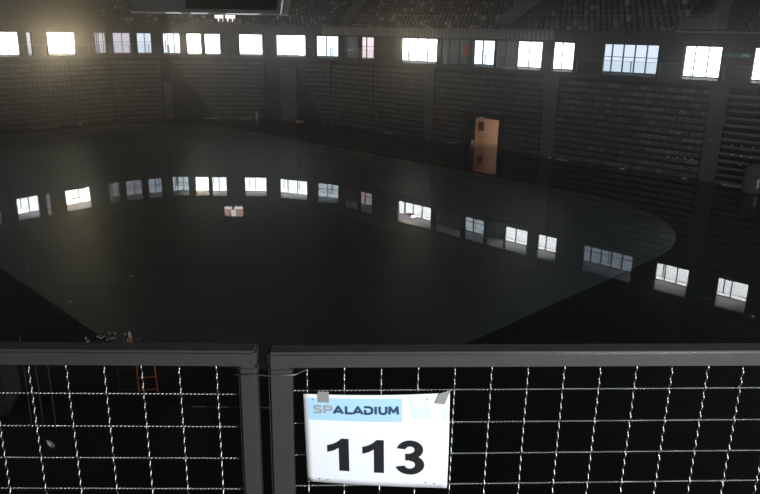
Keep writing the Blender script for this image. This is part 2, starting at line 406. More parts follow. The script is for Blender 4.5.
stand(SL, lambda i: (tl+0.05, SL.L-0.13), 'dim retracted stand right below the row of small lilac windows', 'L2')
stand(SL, lambda i: (4.0, tl), 'dim retracted stand at the left edge of the arena', 'L3')

def aisle(S, t0, t1, label, step=0.245):
    root = thing('aisle_panel', label, 'aisle panel', S.fr((t0+t1)/2, -0.2, 0), S.ang)
    m = MB(S.fr); m.box(t0, t1, -0.30, 0.09, -0.3, SILL-0.37); m.build('panel', M['aisle'], root)
    for i in range(0, 13):
        z = 0.2+0.49*i; m = MB(S.fr); m.box(t0+0.05, t1-0.05, -0.33, -0.302, z, z+0.05); m.build('step_edge', M['deckpale'], root)
aisle(SR, tA0, tA1, 'narrow grey aisle panel below the warm glowing window')
aisle(SR, tB0, tB1, 'grey aisle panel to the right of the orange doorway')
aisle(SR, tC0, tC1, 'wide pale greenish-grey aisle panel near the right edge')
def pillar(S, t0, t1, z1, label):
    root = thing('corner_pillar', label, 'pillar', S.fr((t0+t1)/2, -0.2, 0), S.ang)
    m = MB(S.fr); m.box(t0, t1, -0.35, 0.09, -0.3, z1); m.build('shaft', M['pillar'], root)
    m = MB(S.fr); m.box(t0-0.1, t1+0.1, -0.40, 0.09, z1*0.55, z1*0.55+0.08); m.build('cross_band', M['pillar'], root)
pillar(SC1, SC1.px(282, 90)[0], SC1.px(298, 90)[0], 5.7, 'tall grey pillar between dark recesses in the far corner')
pillar(SL1, SL1.L-0.95, SL1.L-0.02, 3.9, 'shorter grey pillar at the left foot of the corner seating wedge')

# seats: folded shell with a back and a tipped-up pan
def seat_bm(fr):
    m = MB(fr); 
    def rbox(x0, x1, y0, y1, z0, z1, c):
        m.prism([(x0, z0), (x1, z0), (x1, z1-c), (x1-c, z1), (x0+c, z1), (x0, z1-c)], y0, y1)
    rbox(-0.243, 0.243, 0.10, 0.15, 0.0, 0.26, 0.03)       # back shell
    rbox(-0.23, 0.23, 0.02, 0.095, 0.02, 0.17, 0.03)        # tipped-up pan
    return m
proto = seat_bm(None).build('folding_seat', M['seat']); pm = proto.data
cam0 = Vector((0, 0, H))
secname = {'A': 'right of the corner pillar', 'B': 'left of the grey aisle', 'C': 'left of the pale aisle'}
order = sorted(range(len(SEATPOS)), key=lambda i: (SEATPOS[i][0].fr(SEATPOS[i][1], 0, 3)-cam0).length)
near = set(order[:300])
first = True
for i in order[:300]:
    S, t, o, z, r, sec, q, n = SEATPOS[i]
    ob = proto if first else proto.copy()
    if not first: COL.objects.link(ob)
    first = False
    ob.location = S.fr(t, o, z); ob.rotation_euler = (0, 0, S.ang)
    tag(ob, 'dark folded seat, %s row above the water, %s seat left of the wide pale aisle' % (ordinal(r+1), ordinal(n-q)), 'seat', 'folded seats of the right-hand stand')
m = MB()
for i in order[300:]:
    S, t, o, z, r, sec, q, n = SEATPOS[i]
    P = S.fr(t, o, z); d, nn = S.d, S.n
    s_ = seat_bm(lambda a, b, c: P + d*a + nn*b + Vector((0, 0, c)))
    me = bpy.data.meshes.new('tmp'); s_.bm.to_mesh(me); s_.bm.free(); m.bm.from_mesh(me); bpy.data.meshes.remove(me)
o = m.build('folding_seats', M['seats'], kind='stuff'); tag(o, 'remaining dark folded seats filling the rows of the far retracted stands', 'seats')

# upper tier seats
UPOS = []
for name, S in SEGS:
    if name in ('left',): continue
    for r in range(7):
        n = int((S.L-0.6)/0.52)
        for q in range(n):
            t = 0.4+q*0.52
            if name == 'right' and any(a-0.2 < t-r*0.0 < b+0.2 for a, b in ((SR.px(497, 12)[0], SR.px(520, 12)[0]), (SR.px(676, 12)[0], SR.px(726, 12)[0]))): continue
            UPOS.append((S, t, 0.3+UD*r+0.3, UP-0.25+UR*r, r, q, n))
UPOS.sort(key=lambda u: (u[0].fr(u[1], u[2], u[3])-cam0).length)
def useat_bm(fr):
    m = MB(fr)
    m.prism([(-0.21, 0.0), (0.21, 0.0), (0.22, 0.42), (0.19, 0.52), (-0.19, 0.52), (-0.22, 0.42)], 0.26, 0.31)
    m.prism([(-0.19, 0.05), (0.19, 0.05), (0.19, 0.34), (0.15, 0.38), (-0.15, 0.38), (-0.19, 0.34)], 0.14, 0.24)
    return m
up = useat_bm(None).build('upper_tier_seat', M['useat'])
for j, (S, t, o, z, r, q, n) in enumerate(UPOS[:300]):
    ob = up if j == 0 else up.copy()
    if j: COL.objects.link(ob)
    ob.location = S.fr(t, o, z); ob.rotation_euler = (0, 0, S.ang)
    tag(ob, 'upper tier seat, %s row behind the balcony edge, %s from the right end' % (ordinal(r+1), ordinal(n-q)), 'seat', 'seats of the upper tier on the right')
m = MB()
for (S, t, o, z, r, q, n) in UPOS[300:]:
    P = S.fr(t, o, z); d, nn = S.d, S.n
    s_ = useat_bm(lambda a, b, c: P + d*a + nn*b + Vector((0, 0, c)))
    me = bpy.data.meshes.new('tmp'); s_.bm.to_mesh(me); s_.bm.free(); m.bm.from_mesh(me); bpy.data.meshes.remove(me)
o = m.build('upper_tier_seats', M['useats'], kind='stuff'); tag(o, 'remaining dim seats of the upper tier towards the far corner', 'seats')

# ------------------------------------------------------------------ upper tier stair side walls
def slab_px(S, pts, off, nm, mm, th=0.25):
    m = MB(S.fr); m.prism([S.px(x, y, off) for x, y in pts], off, off+th); return m.build(nm, mm, kind='structure')
slab_px(SR, [(493, 23), (512, 23), (546, -3), (524, -3)], 0.5, 'trim_4', M['aisle'])
slab_px(SR, [(680, 29), (726, 30), (727, 16), (735, -3), (721, -3), (712, 14), (705, 18), (680, 17)], 0.5, 'trim_5', M['pillar'])
slab_px(SC1, [(338, 22), (350, 22), (372, -3), (356, -3)], 0.5, 'trim_6', M['aisle'])

# ------------------------------------------------------------------ balustrades
def balustrade(S, t0, t1, z, h, label, every=2.3, glass=True, o=-0.03):
    root = thing('balustrade', label, 'balustrade', S.fr((t0+t1)/2, o, z), S.ang)
    n = max(1, round((t1-t0)/every))
    for i in range(n+1):
        t = t0+(t1-t0)*i/n
        m = MB(S.fr); m.box(t-0.03, t+0.03, o-0.03, o+0.03, z, z+h); m.build('post', M['rail'], root)
    m = MB(S.fr); m.box(t0, t1, o-0.02, o+0.02, z+h-0.03, z+h); m.build('top_rail', M['rail'], root)
    if glass:
        m = MB(S.fr); m.box(t0, t1, o-0.006, o+0.006, z+0.06, z+h-0.05); m.build('glass_panel', M['glass'], root)
balustrade(SR, 0.1, SR.L-0.1, SILL, 1.05, 'long glass balustrade with pale posts along the right-hand window level')
balustrade(SC1, 0.1, SC1.L-0.1, SILL, 1.05, 'short glass balustrade above the tall grey corner pillar')
balustrade(SC2, 0.1, SC2.L-0.1, SILL, 1.05, 'glass balustrade above the wedge of corner seats')
balustrade(SL1, 0.1, SL1.L-0.1, SILL, 1.05, 'short glass balustrade left of the corner wedge')
balustrade(SL, 6.0, SL.L-0.1, SILL, 1.05, 'glass balustrade along the dim left-hand window level')
balustrade(SR, 2.0, SR.px(716, 20)[0], UP, 1.1, 'thin grey guard rail along the edge of the upper tier', 2.6, False, 0.12)

# ------------------------------------------------------------------ lit doorway in the stand
z1 = 2.5
m = MB(SR.fr)
m.box(dx0, td0+0.02, -0.45, 0.10, -0.3, z1+0.16); m.box(td1-0.02, dx1, -0.45, 0.10, -0.3, z1+0.16); m.box(dx0, dx1, -0.45, 0.10, z1, z1+0.16)
m.build('door_1', M['pier'], kind='structure')
def rw(a, b, c): return SR.fr(a, b, c)
m = MB(SR.fr)      # room behind: side walls and an angled tan wall
m.box(td0-0.1, td0, 0.10, 5.0, -0.35, z1+0.4); m.box(td1+2.5, td1+2.6, 0.10, 5.0, -0.35, z1+0.4)
m.box(td0, td1+2.5, 0.32, 5.0, z1+0.25, z1+0.4)
for (a0, b0, a1, b1) in ((td0, 0.9, td1+2.5, 4.6),):
    m.face([(a0, b0, -0.35), (a1, b1, -0.35), (a1, b1, z1+0.3), (a0, b0, z1+0.3)])
m.build('wall_door_room', M['tan'], kind='structure')
m = MB(SR.fr); m.face([(td0, 0.1, -0.30), (td1+2.5, 0.1, -0.30), (td1+2.5, 5, -0.30), (td0, 5, -0.30)]); m.build('floor_door_room', M['floor'], kind='structure')
m = MB(SR.fr); m.face([(td0, -0.0, 0.0), (td1, -0.0, 0.0), (td1+2.5, 4.8, 0.0), (td0, 4.8, 0.0)]) if False else m.face([(td0, 0.0, 0.0), (td1+2.4, 0.32, 0.0), (td1+2.4, 4.8, 0.0), (td0, 4.8, 0.0)]); m.build('flood_water_door_room', M['water'], kind='structure')
l = bpy.data.lights.new('door_room_lamp', 'POINT'); l.energy = 140; l.color = (1.0, 0.80, 0.62); l.shadow_soft_size = 0.12
lo = bpy.data.objects.new('door_room_lamp', l); COL.objects.link(lo); lo.location = SR.fr(td1+1.3, 0.9, 1.2)
# dark red cabinet on the tan wall
wd = Vector((td1+2.5-td0, 3.7, 0)).normalized()
def on_wall(u, z, out=0.0): return (td0+wd.x*u+wd.y*out, 0.9+wd.y*u-wd.x*out, z)
m = MB(SR.fr)
a = [on_wall(u, z, o_) for z in (1.15, 1.92) for o_ in (0.0, 0.10) for u in (0.42, 0.85)]
vs = [m.bm.verts.new(SR.fr(*p)) for p in a]
for q in ((0, 2, 3, 1), (4, 5, 7, 6), (0, 1, 5, 4), (2, 6, 7, 3), (0, 4, 6, 2), (1, 3, 7, 5)): m.bm.faces.new([vs[i] for i in q])
tag(m.build('wall_cabinet', M['redbox']), 'small dark red cabinet on the orange wall inside the doorway', 'cabinet')
# open dark door leaf at the left jamb
root = thing('door_leaf', 'black door leaf standing open at the left side of the lit doorway', 'door', SR.fr(td0+0.4, -0.1, 0), SR.ang)
m = MB(SR.fr); m.box(td0+0.02, td0+0.80, -0.10, -0.05, 0.0, z1-0.02); m.build('leaf', M['black'], root)
m = MB(SR.fr); m.box(td0+0.45, td0+0.72, -0.125, -0.102, 0.05, 0.42); m.build('kick_plate', M['white'], root)
m = MB(SR.fr); m.tube([(td0+0.72, -0.15, 1.05), (td0+0.72, -0.15, 1.25)], 0.02); m.box(td0+0.70, td0+0.74, -0.15, -0.10, 1.13, 1.17); m.build('handle', M['rail'], root)
m = MB(SR.fr); tc = SR.px(485, 117)[0]; m.box(tc-0.22, tc+0.22, -0.50, -0.452, z1+0.01, z1+0.14)
tag(m.build('door_sign', M['white']), 'small white sign plate above the lit orange doorway', 'sign')
# low guard rail in the rows right of the doorway
t0, t1 = dx1+0.15, dx1+1.9
root = thing('guard_rail', 'low grey guard rail standing at the water right of the doorway', 'guard rail', SR.fr((t0+t1)/2, -0.6, 0), SR.ang)
for i in range(4):
    t = t0+(t1-t0)*i/3; m = MB(SR.fr); m.tube([(t, -0.6, -0.3), (t, -0.6, 1.0)], 0.025); m.build('post', M['deckpale'], root)
for z in (0.5, 0.98):
    m = MB(SR.fr); m.tube([(t0, -0.6, z), (t1, -0.6, z)], 0.022); m.build('rail', M['deckpale'], root)

# poles on the stand
tp, zp0 = SR.px(444, 125); _, zp1 = SR.px(444, 108)
m = MB(SR.fr); m.tube([(tp, -0.52, zp0), (tp, -0.52, zp1)], 0.04); tag(m.build('marker_pole', M['red']), 'thin red pole upright against the seat rows', 'pole')
tp = SR.px(377, 90)[0]
m = MB(SR.fr); m.tube([(tp, -0.55, -0.3), (tp, -0.55, 6.6)], 0.05); tag(m.build('rope_pole', M['black']), 'thin black pole running down the stand left of the aisle', 'pole')
# red cabinet on the window level, green sign, floodlights
ta, tb = SR.px(459.5, 50)[0], SR.px(465, 50)[0]
m = MB(SR.fr); m.box(ta, tb, 0.6, 0.85, SILL+0.85, SILL+1.75); tag(m.build('fire_cabinet', M['red'], bevel=0.02), 'small red fire cabinet on the dim window level above the doorway', 'cabinet')
tm = SR.px(462, 50)[0]
ta, tb = SR.px(725, 55)[0], SR.px(752, 57)[0]
root = thing('exit_sign', 'long dim green sign strip between the two rightmost windows', 'sign', SR.fr((ta+tb)/2, -0.05, 8.65), SR.ang)
m = MB(SR.fr); m.box(ta, tb, -0.07, -0.005, 8.50, 8.78); m.build('board', M['green'], root)
m = MB(SR.fr)
for i in range(4): m.box(tb-0.62+0.13*i, tb-0.55+0.13*i, -0.08, -0.071, 8.55+(0.05 if i == 1 else 0), 8.73)
m.build('pictogram', M['white'], root)
def flood(S, x, y, label, power):
    t, z = S.px(x, y, 0.2)
    root = thing('floodlight', label, 'floodlight', S.fr(t, 0.2, z), S.ang)
    m = MB(S.fr); m.box(t-0.54, t+0.54, 0.92, 1.10, z-0.13, z+0.13); m.build('housing', M['black'], root)
    m = MB(S.fr); m.box(t-0.50, t+0.50, 0.90, 0.918, z-0.09, z+0.09); m.build('lamp_face', LAMP[power], root)
    m = MB(S.fr); m.box(t-0.54, t+0.54, 0.33, 0.92, z-0.13, z-0.10); m.build('hood', M['black'], root)  # hood added to block the lamp's light towards the water
    m = MB(S.fr); m.box(t-0.02, t+0.02, 0.98, 1.02, z+0.13, TOP); m.build('bracket', M['black'], root)
flood(SL, 62, 42, 'warm floodlight glowing in the leftmost bright window bay', 1200)
flood(SL1, 194, 42, 'warm floodlight in the narrow bright bay left of the corner', 200)
flood(SR, 411, 46, 'warm floodlight glowing in the wide bay above the narrow aisle', 320)

# ------------------------------------------------------------------ hanging scoreboard and upper kiosk screen
Ys = 36.0
root = thing('scoreboard', 'large dark hanging scoreboard with a pale lower rim at the top', 'scoreboard', (-8.5, Ys, 10.5))
def sbfr(a, b, c): return Vector((-8.5+a*0.8, Ys+b*0.6, c))
m = MB(); zb, zt = 10.56, 14.0
bl, tl_ = [(-4.45, 0), (4.45, 0), (4.45, 4.5), (-4.45, 4.5)], [(-5.3, -0.6), (5.3, -0.6), (5.3, 5.2), (-5.3, 5.2)]
vb = [m.bm.verts.new(sbfr(a, b, zb)) for a, b in bl]; vt = [m.bm.verts.new(sbfr(a, b, zt)) for a, b in tl_]
m.bm.faces.new(vb); m.bm.faces.new(vt[::-1])
for i in range(4): m.bm.faces.new([vb[i], vb[(i+1) % 4], vt[(i+1) % 4], vt[i]])
m.build('housing', M['sbgrey'], root)
m = MB(sbfr); m.box(-4.5, 4.5, -0.08, 0.0, zb-0.04, zb+0.05); m.build('rim', M['sbtrim'], root)
m = MB(sbfr); m.box(4.45, 4.52, -0.08, 4.5, zb-0.02, zb+0.04); m.build('rim', M['sbtrim'], root)
m = MB(); m.tube([sbfr(4.47, -0.05, zb), sbfr(5.32, -0.65, zt)], 0.05); m.build('corner_trim', M['sbtrim'], root)
m = MB(); 
m.bm.faces.new([m.bm.verts.new(sbfr(a, b, c)) for a, b, c in ((-1.2, -0.06, zb+0.2), (4.2, -0.06, zb+0.2), (4.8, -0.56, zt-0.4), (-1.2, -0.56, zt-0.4))]); m.build('screen', M['screenoff'], root)
for a, b_ in ((-2.4, -1.5), (-0.9, 0.1), (1.2, 3.2)):
    m = MB(sbfr); m.box(a, b_, -0.13, -0.085, zb-0.01, zb+0.02); m.build('glint_strip', M['rim_glint'], root)  # glowing strips paint the rim's glints
for a in (-4, 4):
    m = MB(); m.tube([sbfr(a, 2.2, zt), sbfr(a, 2.2, 19)], 0.06); m.build('cable', M['black'], root)

P0 = Vector((-18.75, 84.0, 10.55))
root = thing('kiosk_screen', 'small glowing white and pink screen below the scoreboard', 'screen', P0)
m = MB(); m.box(-18.95, -16.6, 84.05, 84.2, 10.45, 12.1); m.build('casing', M['black'], root)
for a, b_, c0, c1, mm in ((-18.9, -18.0, 10.5, 11.15, 'screen_white'), (-17.7, -16.65, 10.5, 11.15, 'screen_white'), (-18.9, -18.2, 11.2, 12.05, 'screen_pink'), (-18.1, -17.5, 11.2, 12.05, 'screen_white'), (-17.4, -16.65, 11.2, 12.05, 'screen_pink')):
    m = MB(); m.box(a, b_, 84.0, 84.045, c0, c1); m.build('display', M[mm], root)

# ------------------------------------------------------------------ things at and in the water
def bottle(name, loc, rz, tilt, label, group, mm='clear', sc=1.0):
    root = thing(name, label, 'bottle', loc, rz, group)
    prof = [(0, 0.036), (0.02, 0.04), (0.15, 0.04), (0.19, 0.03), (0.215, 0.014), (0.235, 0.014)]
    def fr(a, b, c):
        v = Matrix.Rotation(rz, 3, 'Z') @ Matrix.Rotation(tilt, 3, 'Y') @ (Vector((a, b, c))*sc); return v + Vector(loc)
    m = MB(fr); m.tube([(0, 0, z) for z, r in prof], [r*sc for z, r in prof], 10); m.build('body', M[mm], root, smooth=True)
    m = MB(fr); m.tube([(0, 0, 0.235), (0, 0, 0.255)], 0.017*sc, 10); m.build('cap', M['white'], root)
    return root
def plank(loc, rz, ln, label, mm='wood'):
    fr = lambda a, b, c: Matrix.Rotation(rz, 3, 'Z') @ Vector((a, b, c)) + Vector(loc)
    m = MB(fr); m.box(-ln/2, ln/2, -0.09, 0.09, -0.03, 0.05); return tag(m.build('floating_plank', M[mm], bevel=0.008), label, 'plank')
def wl_at(S, x, off=-0.75):
    """point on the waterline in front of a facade at image x"""
    y = 120.0
    for _ in range(12):
        t, _z = S.px(x, y, off); r = S.fr(t, off, 0) - Vector((0, 0, H))
        y = 247 + FPX*(r.dot(Dn)/r.dot(fwd))
    return S.fr(t, off, 0.0)
for S, x, ln, lb in ((SR, 733, 1.5, 'pale plank floating at the waterline near the right edge'), (SR, 451, 0.9, 'wet plank floating just left of the lit doorway'), (SR, 388, 1.2, 'pale plank floating below the thin black pole'),
                     (SC2, 211, 1.6, 'plank floating at the left foot of the corner seat wedge'), (SC2, 246, 1.3, 'plank floating at the right foot of the corner seat wedge'), (SL, 47, 2.4, 'long plank floating at the waterline in the dim left'), (SR, 562, 1.0, 'thin plank floating at the foot of the aisle right of the doorway')):
    plank(wl_at(S, x), S.ang+0.02, ln, lb)
for S, x, sc, mm, lb in ((SR, 620.5, 2.2, 'white', 'white bottle floating at the waterline below the wide blue-grey window'), (SR, 682, 2.0, 'clear', 'pale bottle floating left of the wide pale aisle panel'),
                         (SR, 426, 1.8, 'clear', 'pale bottle floating at the foot of the narrow aisle'), (SC2, 257, 3.4, 'clear', 'large upright canister at the right of the corner seat wedge'),
                         (SR, 322, 1.8, 'clear', 'pale bottle floating right of the corner pillar'), (SL, 79, 2.0, 'white', 'white bottle floating at the dim left waterline'), (SR, 548, 1.8, 'white', 'white bottle floating under the aisle right of the doorway')):
    up_ = x == 257
    bottle('plastic_bottle', wl_at(S, x)+Vector((0, 0, 0.0 if up_ else 0.03)), S.ang, 0.0 if up_ else math.pi/2, lb, 'bottles floating along the far waterline', mm, sc*(1.0 if up_ else 0.65))
bottle('plastic_bottle', wl_at(SC1, 296, -1.2)+Vector((0, 0, 0.03)), 0.3, math.pi/2, 'pinkish bottle floating in front of the grey corner pillar', 'bottles floating along the far waterline', 'pinkish', 3.6)
for (x, y, lb) in ((69, 302, 'tiny pale bottle floating close to the dark left edge line of the court'), (130, 276, 'tiny pale bottle floating in the left middle of the court'), (28, 270, 'tiny pale bottle floating near the left edge of the court'), (405, 177, 'tiny pale bottle floating below the lit doorway'), (754, 317, 'tiny pale bottle floating below the rightmost window reflection')):
    bottle('plastic_bottle', at_z(x, y, 0.03), random.uniform(0, 3), math.pi/2, lb, 'bottles floating on the open water', 'clear', 0.6)
# small white discs painting glints on deck edges near the right aisle
for j, (x, y) in enumerate(((668, 156.6), (677.5, 157.4), (685, 158.2), (692, 159.5), (710, 140.5), (732, 145.3), (742, 146), (753, 147.4), (732, 154.5), (741, 156), (751, 157.4), (740, 165))):
    t, z = SR.px(x, y, -0.47)
    m = MB(SR.fr); m.tube([(t, -0.50, z), (t, -0.44, z)], 0.05, 10)
    tag(m.build('edge_glint', M['white']), 'tiny white disc painted as a glint on a stand edge, %s from the left near the pale aisle' % ordinal(j+1), 'glint', 'white glint discs on the right-hand stand')
# grey tank at the right edge
p = wl_at(SR, 752, -1.3)
root = thing('water_tank', 'dim grey ribbed tank standing in water at the right edge', 'tank', p)
fr = lambda a, b, c: Vector((a, b, c)) + p
m = MB(fr); prof = [(-0.3, 0.6), (0.1, 0.62), (0.5, 0.62), (0.55, 0.66), (0.6, 0.62), (1.1, 0.62), (1.15, 0.66), (1.2, 0.62), (1.6, 0.6), (1.8, 0.45), (1.85, 0.2)]
m.tube([(0, 0, z) for z, r in prof], [r for z, r in prof], 24); m.build('drum', M['tarp'], root, smooth=True)
m = MB(fr); m.tube([(0, 0, 1.84), (0, 0, 1.95)], 0.22, 16); m.build('lid', M['black'], root)
m = MB(fr); m.box(-0.1, 0.06, -0.66, -0.61, 0.3, 0.9); m.build('label_plate', M['white'], root)

# debris heap: floating bottles and a marker post
hb = at_z(112, 341, 0.02)
for j in range(22):
    q = hb + Vector((random.uniform(-0.85, 0.85), random.uniform(-0.35, 0.55), 0.03))
    bottle('plastic_bottle', q, random.uniform(0, 6), math.pi/2-random.uniform(0, 0.5), 'empty pale bottle in the drift of rubbish just above the left railing', 'bottles in the drift of rubbish', random.choice(['clear', 'white', 'clear']), random.uniform(0.4, 0.75))
pb = at_z(131, 343, 0.0)
root = thing('marker_post', 'orange and white marker post standing in the drift of rubbish', 'post', pb)
fr = lambda a, b, c: Vector((a, b, c)) + pb
m = MB(fr); m.tube([(0, 0, -0.3), (0, 0, 0.18)], [0.06, 0.05], 12); m.build('foot', M['orange'], root)
m = MB(fr); m.tube([(0, 0, 0.18), (-0.02, 0, 0.36)], 0.045, 12); m.build('sleeve', M['white'], root)
m = MB(fr); m.tube([(-0.02, 0, 0.36), (-0.03, 0, 0.42)], 0.03, 12); m.build('tip', M['clear'], root)

# orange frame ladder standing in the water behind the railing
l0, l1, l2 = at_z(120, 393, 0.0), at_z(139, 392, 0.0), at_z(158, 390.5, 0.0)
root = thing('scaffold_frame', 'small orange and grey scaffold frame standing in water behind the left railing', 'scaffold', l1)
hgt = 1.12
for pnt, mm, lean in ((l0, 'deck', -0.05), (l1, 'orange', -0.05), (l2, 'orange', -0.09)):
    m = MB(); m.tube([pnt+Vector((0, 0, -0.3)), pnt+Vector((lean, 0.12, hgt))], 0.022); m.build('upright', M[mm], root)
for a, b_, z, mm in ((l1, l2, 0.05, 'orange'), (l1, l2, 0.42, 'orange'), (l1, l2, 0.8, 'orange'), (l0, l1, 0.08, 'deck'), (l0, l1, 0.36, 'deck'), (l0, l1, 0.66, 'deck'), (l0, l1, 0.95, 'deck')):
    m = MB(); v = Vector((-0.06*z, 0.1*z, z)); m.tube([a+v, b_+v], 0.018); m.build('rung', M[mm], root)

# tarpaulin covered box at the lower left, pipes and a bottle beside it
p = Vector((-11.0, 17.6, 0)); rz = 0.25
fr = lambda a, b, c: Matrix.Rotation(rz, 3, 'Z') @ Vector((a, b, c)) + p
root = thing('covered_crate', 'grey tarpaulin covered crate in water at the lower left', 'crate', p, rz)
m = MB(fr); m.prism([(-1.0, -0.3), (0.92, -0.3), (0.86, 1.0), (0.5, 1.32), (-0.7, 1.38), (-0.98, 1.1)], -0.8, 0.8); m.build('tarpaulin', M['tarp'], root, bevel=0.06)
m = MB(fr); m.box(0.45, 0.62, -0.83, -0.78, 0.95, 1.1); m.build('tag', M['orange'], root)
for j, (xt, xb, yb) in enumerate(((38, 33, 432), (47, 44, 428), (64, 57, 434))):
    a = at_z(xb, yb, -0.2); b_ = at_z(xt, 366, 0.0); 
    topp = Vector((a.x-0.18, a.y+0.35, 2.35-0.25*j))
    m = MB(); m.tube([a, topp], 0.016); tag(m.build('metal_pipe', M['deckpale']), ['thin grey pipe leaning beside the covered crate', 'middle thin grey pipe leaning left of the scaffold frame', 'rightmost thin grey pipe leaning towards the scaffold frame'][j], 'pipe', 'pipes beside the covered crate')
bottle('plastic_bottle', at_z(53, 446, 0.04), 2.4, math.pi/2, 'white bottle floating below the leaning pipes at the lower left', None, 'white', 1.3)

# ------------------------------------------------------------------ balcony and railing in front of the camera
m = MB(); m.box(-6, 6, -4.0, 1.42, 8.04, 8.34); m.build('floor_balcony', M['slab'], kind='structure')
PL, PR = Seg((-0.747, 1.288), (-0.231, 1.299)), Seg((-0.211, 1.293), (0.780, 1.339))
def mesh_panel(S, t0, t1, vx, post_l, post_r, label):
    root = thing('railing_panel', label, 'railing', S.fr((t0+t1)/2, 0.02, 8.34), S.ang)
    zt, zb = 9.381, 8.40
    m = MB(S.fr); m.box(t0, t1, 0.0, 0.045, zt-0.034, zt); m.build('top_rail', M['steel'], root, bevel=0.005, bseg=4)
    m = MB(S.fr); m.box(t0, t1, 0.0, 0.045, zb, zb+0.034); m.build('bottom_rail', M['steel'], root, bevel=0.005, bseg=4)
    for a, b_ in (post_l, post_r):
        m = MB(S.fr); m.box(a, b_, 0.001, 0.044, zb-0.06, zt-0.033); m.build('post', M['steel'], root, bevel=0.005, bseg=4)
    # crimped wire infill
    m = MB(S.fr); ia, ib = post_l[1]-0.004, post_r[0]+0.004
    v = vx
    while v > ia+0.02: v -= 0.0758
    v += 0.0758
    par = 0
    while v < ib:
        n = int((zt-zb-0.06)/0.0024); pts = []
        for i in range(n+1):
            z = zb+0.03+(zt-zb-0.06)*i/n; ph = (z-8.5)/0.023*2*math.pi+par*math.pi
            pts.append((v, 0.022+0.0030*math.sin(ph), z))
        m.tube(pts, 0.0014, 6); v += 0.0758; par ^= 1
    z = 9.287 if S is PR else 9.275
    while z > zb+0.04:
        n = int((ib-ia)/0.0014); pts = []
        for i in range(n+1):
            t = ia+(ib-ia)*i/n; ph = (t-vx)/0.0083*2*math.pi
            pts.append((t, 0.022+0.0015*math.sin(ph), z+0.0003*math.sin(ph)))
        m.tube(pts, 0.0012, 5); z -= 0.0757
    m.build('wire_mesh', M['wire'], root, smooth=True)
    return root
mesh_panel(PL, -1.25, 0.503, 0.0397, (-1.25, -1.20), (0.466, 0.503), 'left dark steel railing panel with woven wire mesh, no sign')
mesh_panel(PR, -0.0085, 1.90, 0.0677, (-0.0085, 0.0385), (1.85, 1.90), 'right dark steel railing panel with woven wire mesh, carrying the white sign')
m = MB(); m.tube([PL.fr(0.46, -0.004, 9.333), PL.fr(0.50, -0.005, 9.334), PR.fr(-0.008, -0.006, 9.335), PR.fr(0.045, -0.004, 9.336), PR.fr(0.068, 0.016, 9.338)], 0.0016, 8)
tag(m.build('tie_wire', M['steel'], smooth=True), 'thin wire tying the two railing panels together across the gap', 'wire')

# ------------------------------------------------------------------ the numbered sign
SW, SH = 0.2975, 0.2065
TLt, TRt, BRt, BLt = (0.061, 9.2935), (0.358, 9.2935), (0.3615, 9.068), (0.067, 9.0895)
def paper(u, v, lift=0.0):
    """u, v in 0..1 (v down) -> point on the slightly bowed sheet"""
    t = (TLt[0]*(1-u)+TRt[0]*u)*(1-v) + (BLt[0]*(1-u)+BRt[0]*u)*v
    z = (TLt[1]*(1-u)+TRt[1]*u)*(1-v) + (BLt[1]*(1-u)+BRt[1]*u)*v
    z -= 0.004*math.sin(math.pi*u)*(1-v) - 0.0*v
    o = -0.004 - 0.007*math.sin(math.pi*v)*(0.4+0.6*u) - 0.004*math.sin(math.pi*u)*v
    return PR.fr(t, o-lift, z)
root = thing('section_sign', 'white paper sign reading SPALADIUM 113 taped to the right railing panel', 'sign', PR.fr(0.21, 0, 9.18), PR.ang)
def sheet(poly_grid, name, mm, lift, par):
    pass
def patch(u0, u1, v0, v1, lift, name, mm, nu=24, nv=16, skew=0.0):
    m = MB(); vs = [[m.bm.verts.new(paper(u0+(u1-u0)*i/nu + skew*(j/nv), v0+(v1-v0)*j/nv, lift)) for i in range(nu+1)] for j in range(nv+1)]
    for j in range(nv):
        for i in range(nu): m.bm.faces.new([vs[j][i], vs[j][i+1], vs[j+1][i+1], vs[j+1][i]])
    return m.build(name, mm, root, smooth=True)
sh = patch(0, 1, 0, 1, 0.0, 'paper_sheet', M['paper'])
md = sh.modifiers.new('thickness', 'SOLIDIFY'); md.thickness = 0.0006; md.offset = 0
patch(0.03, 0.672, 0.035, 0.275, 0.0008, 'blue_band', M['band'], 20, 6)
patch(0.715, 0.845, 0.04, 0.25, 0.0008, 'pale_blue_patch', M['bandpale'], 8, 6, 0.03)
patch(0.955, 0.985, 0.13, 0.27, 0.0008, 'pale_blue_patch', M['bandpale'], 3, 4, 0.0)
m = MB(); 
m.bm.faces.new([m.bm.verts.new(paper(u, v, 0.0014)) for u, v in ((0.73, 0.05), (0.84, 0.05), (0.79, 0.165))]); m.build('white_chevron', M['paper'], root)
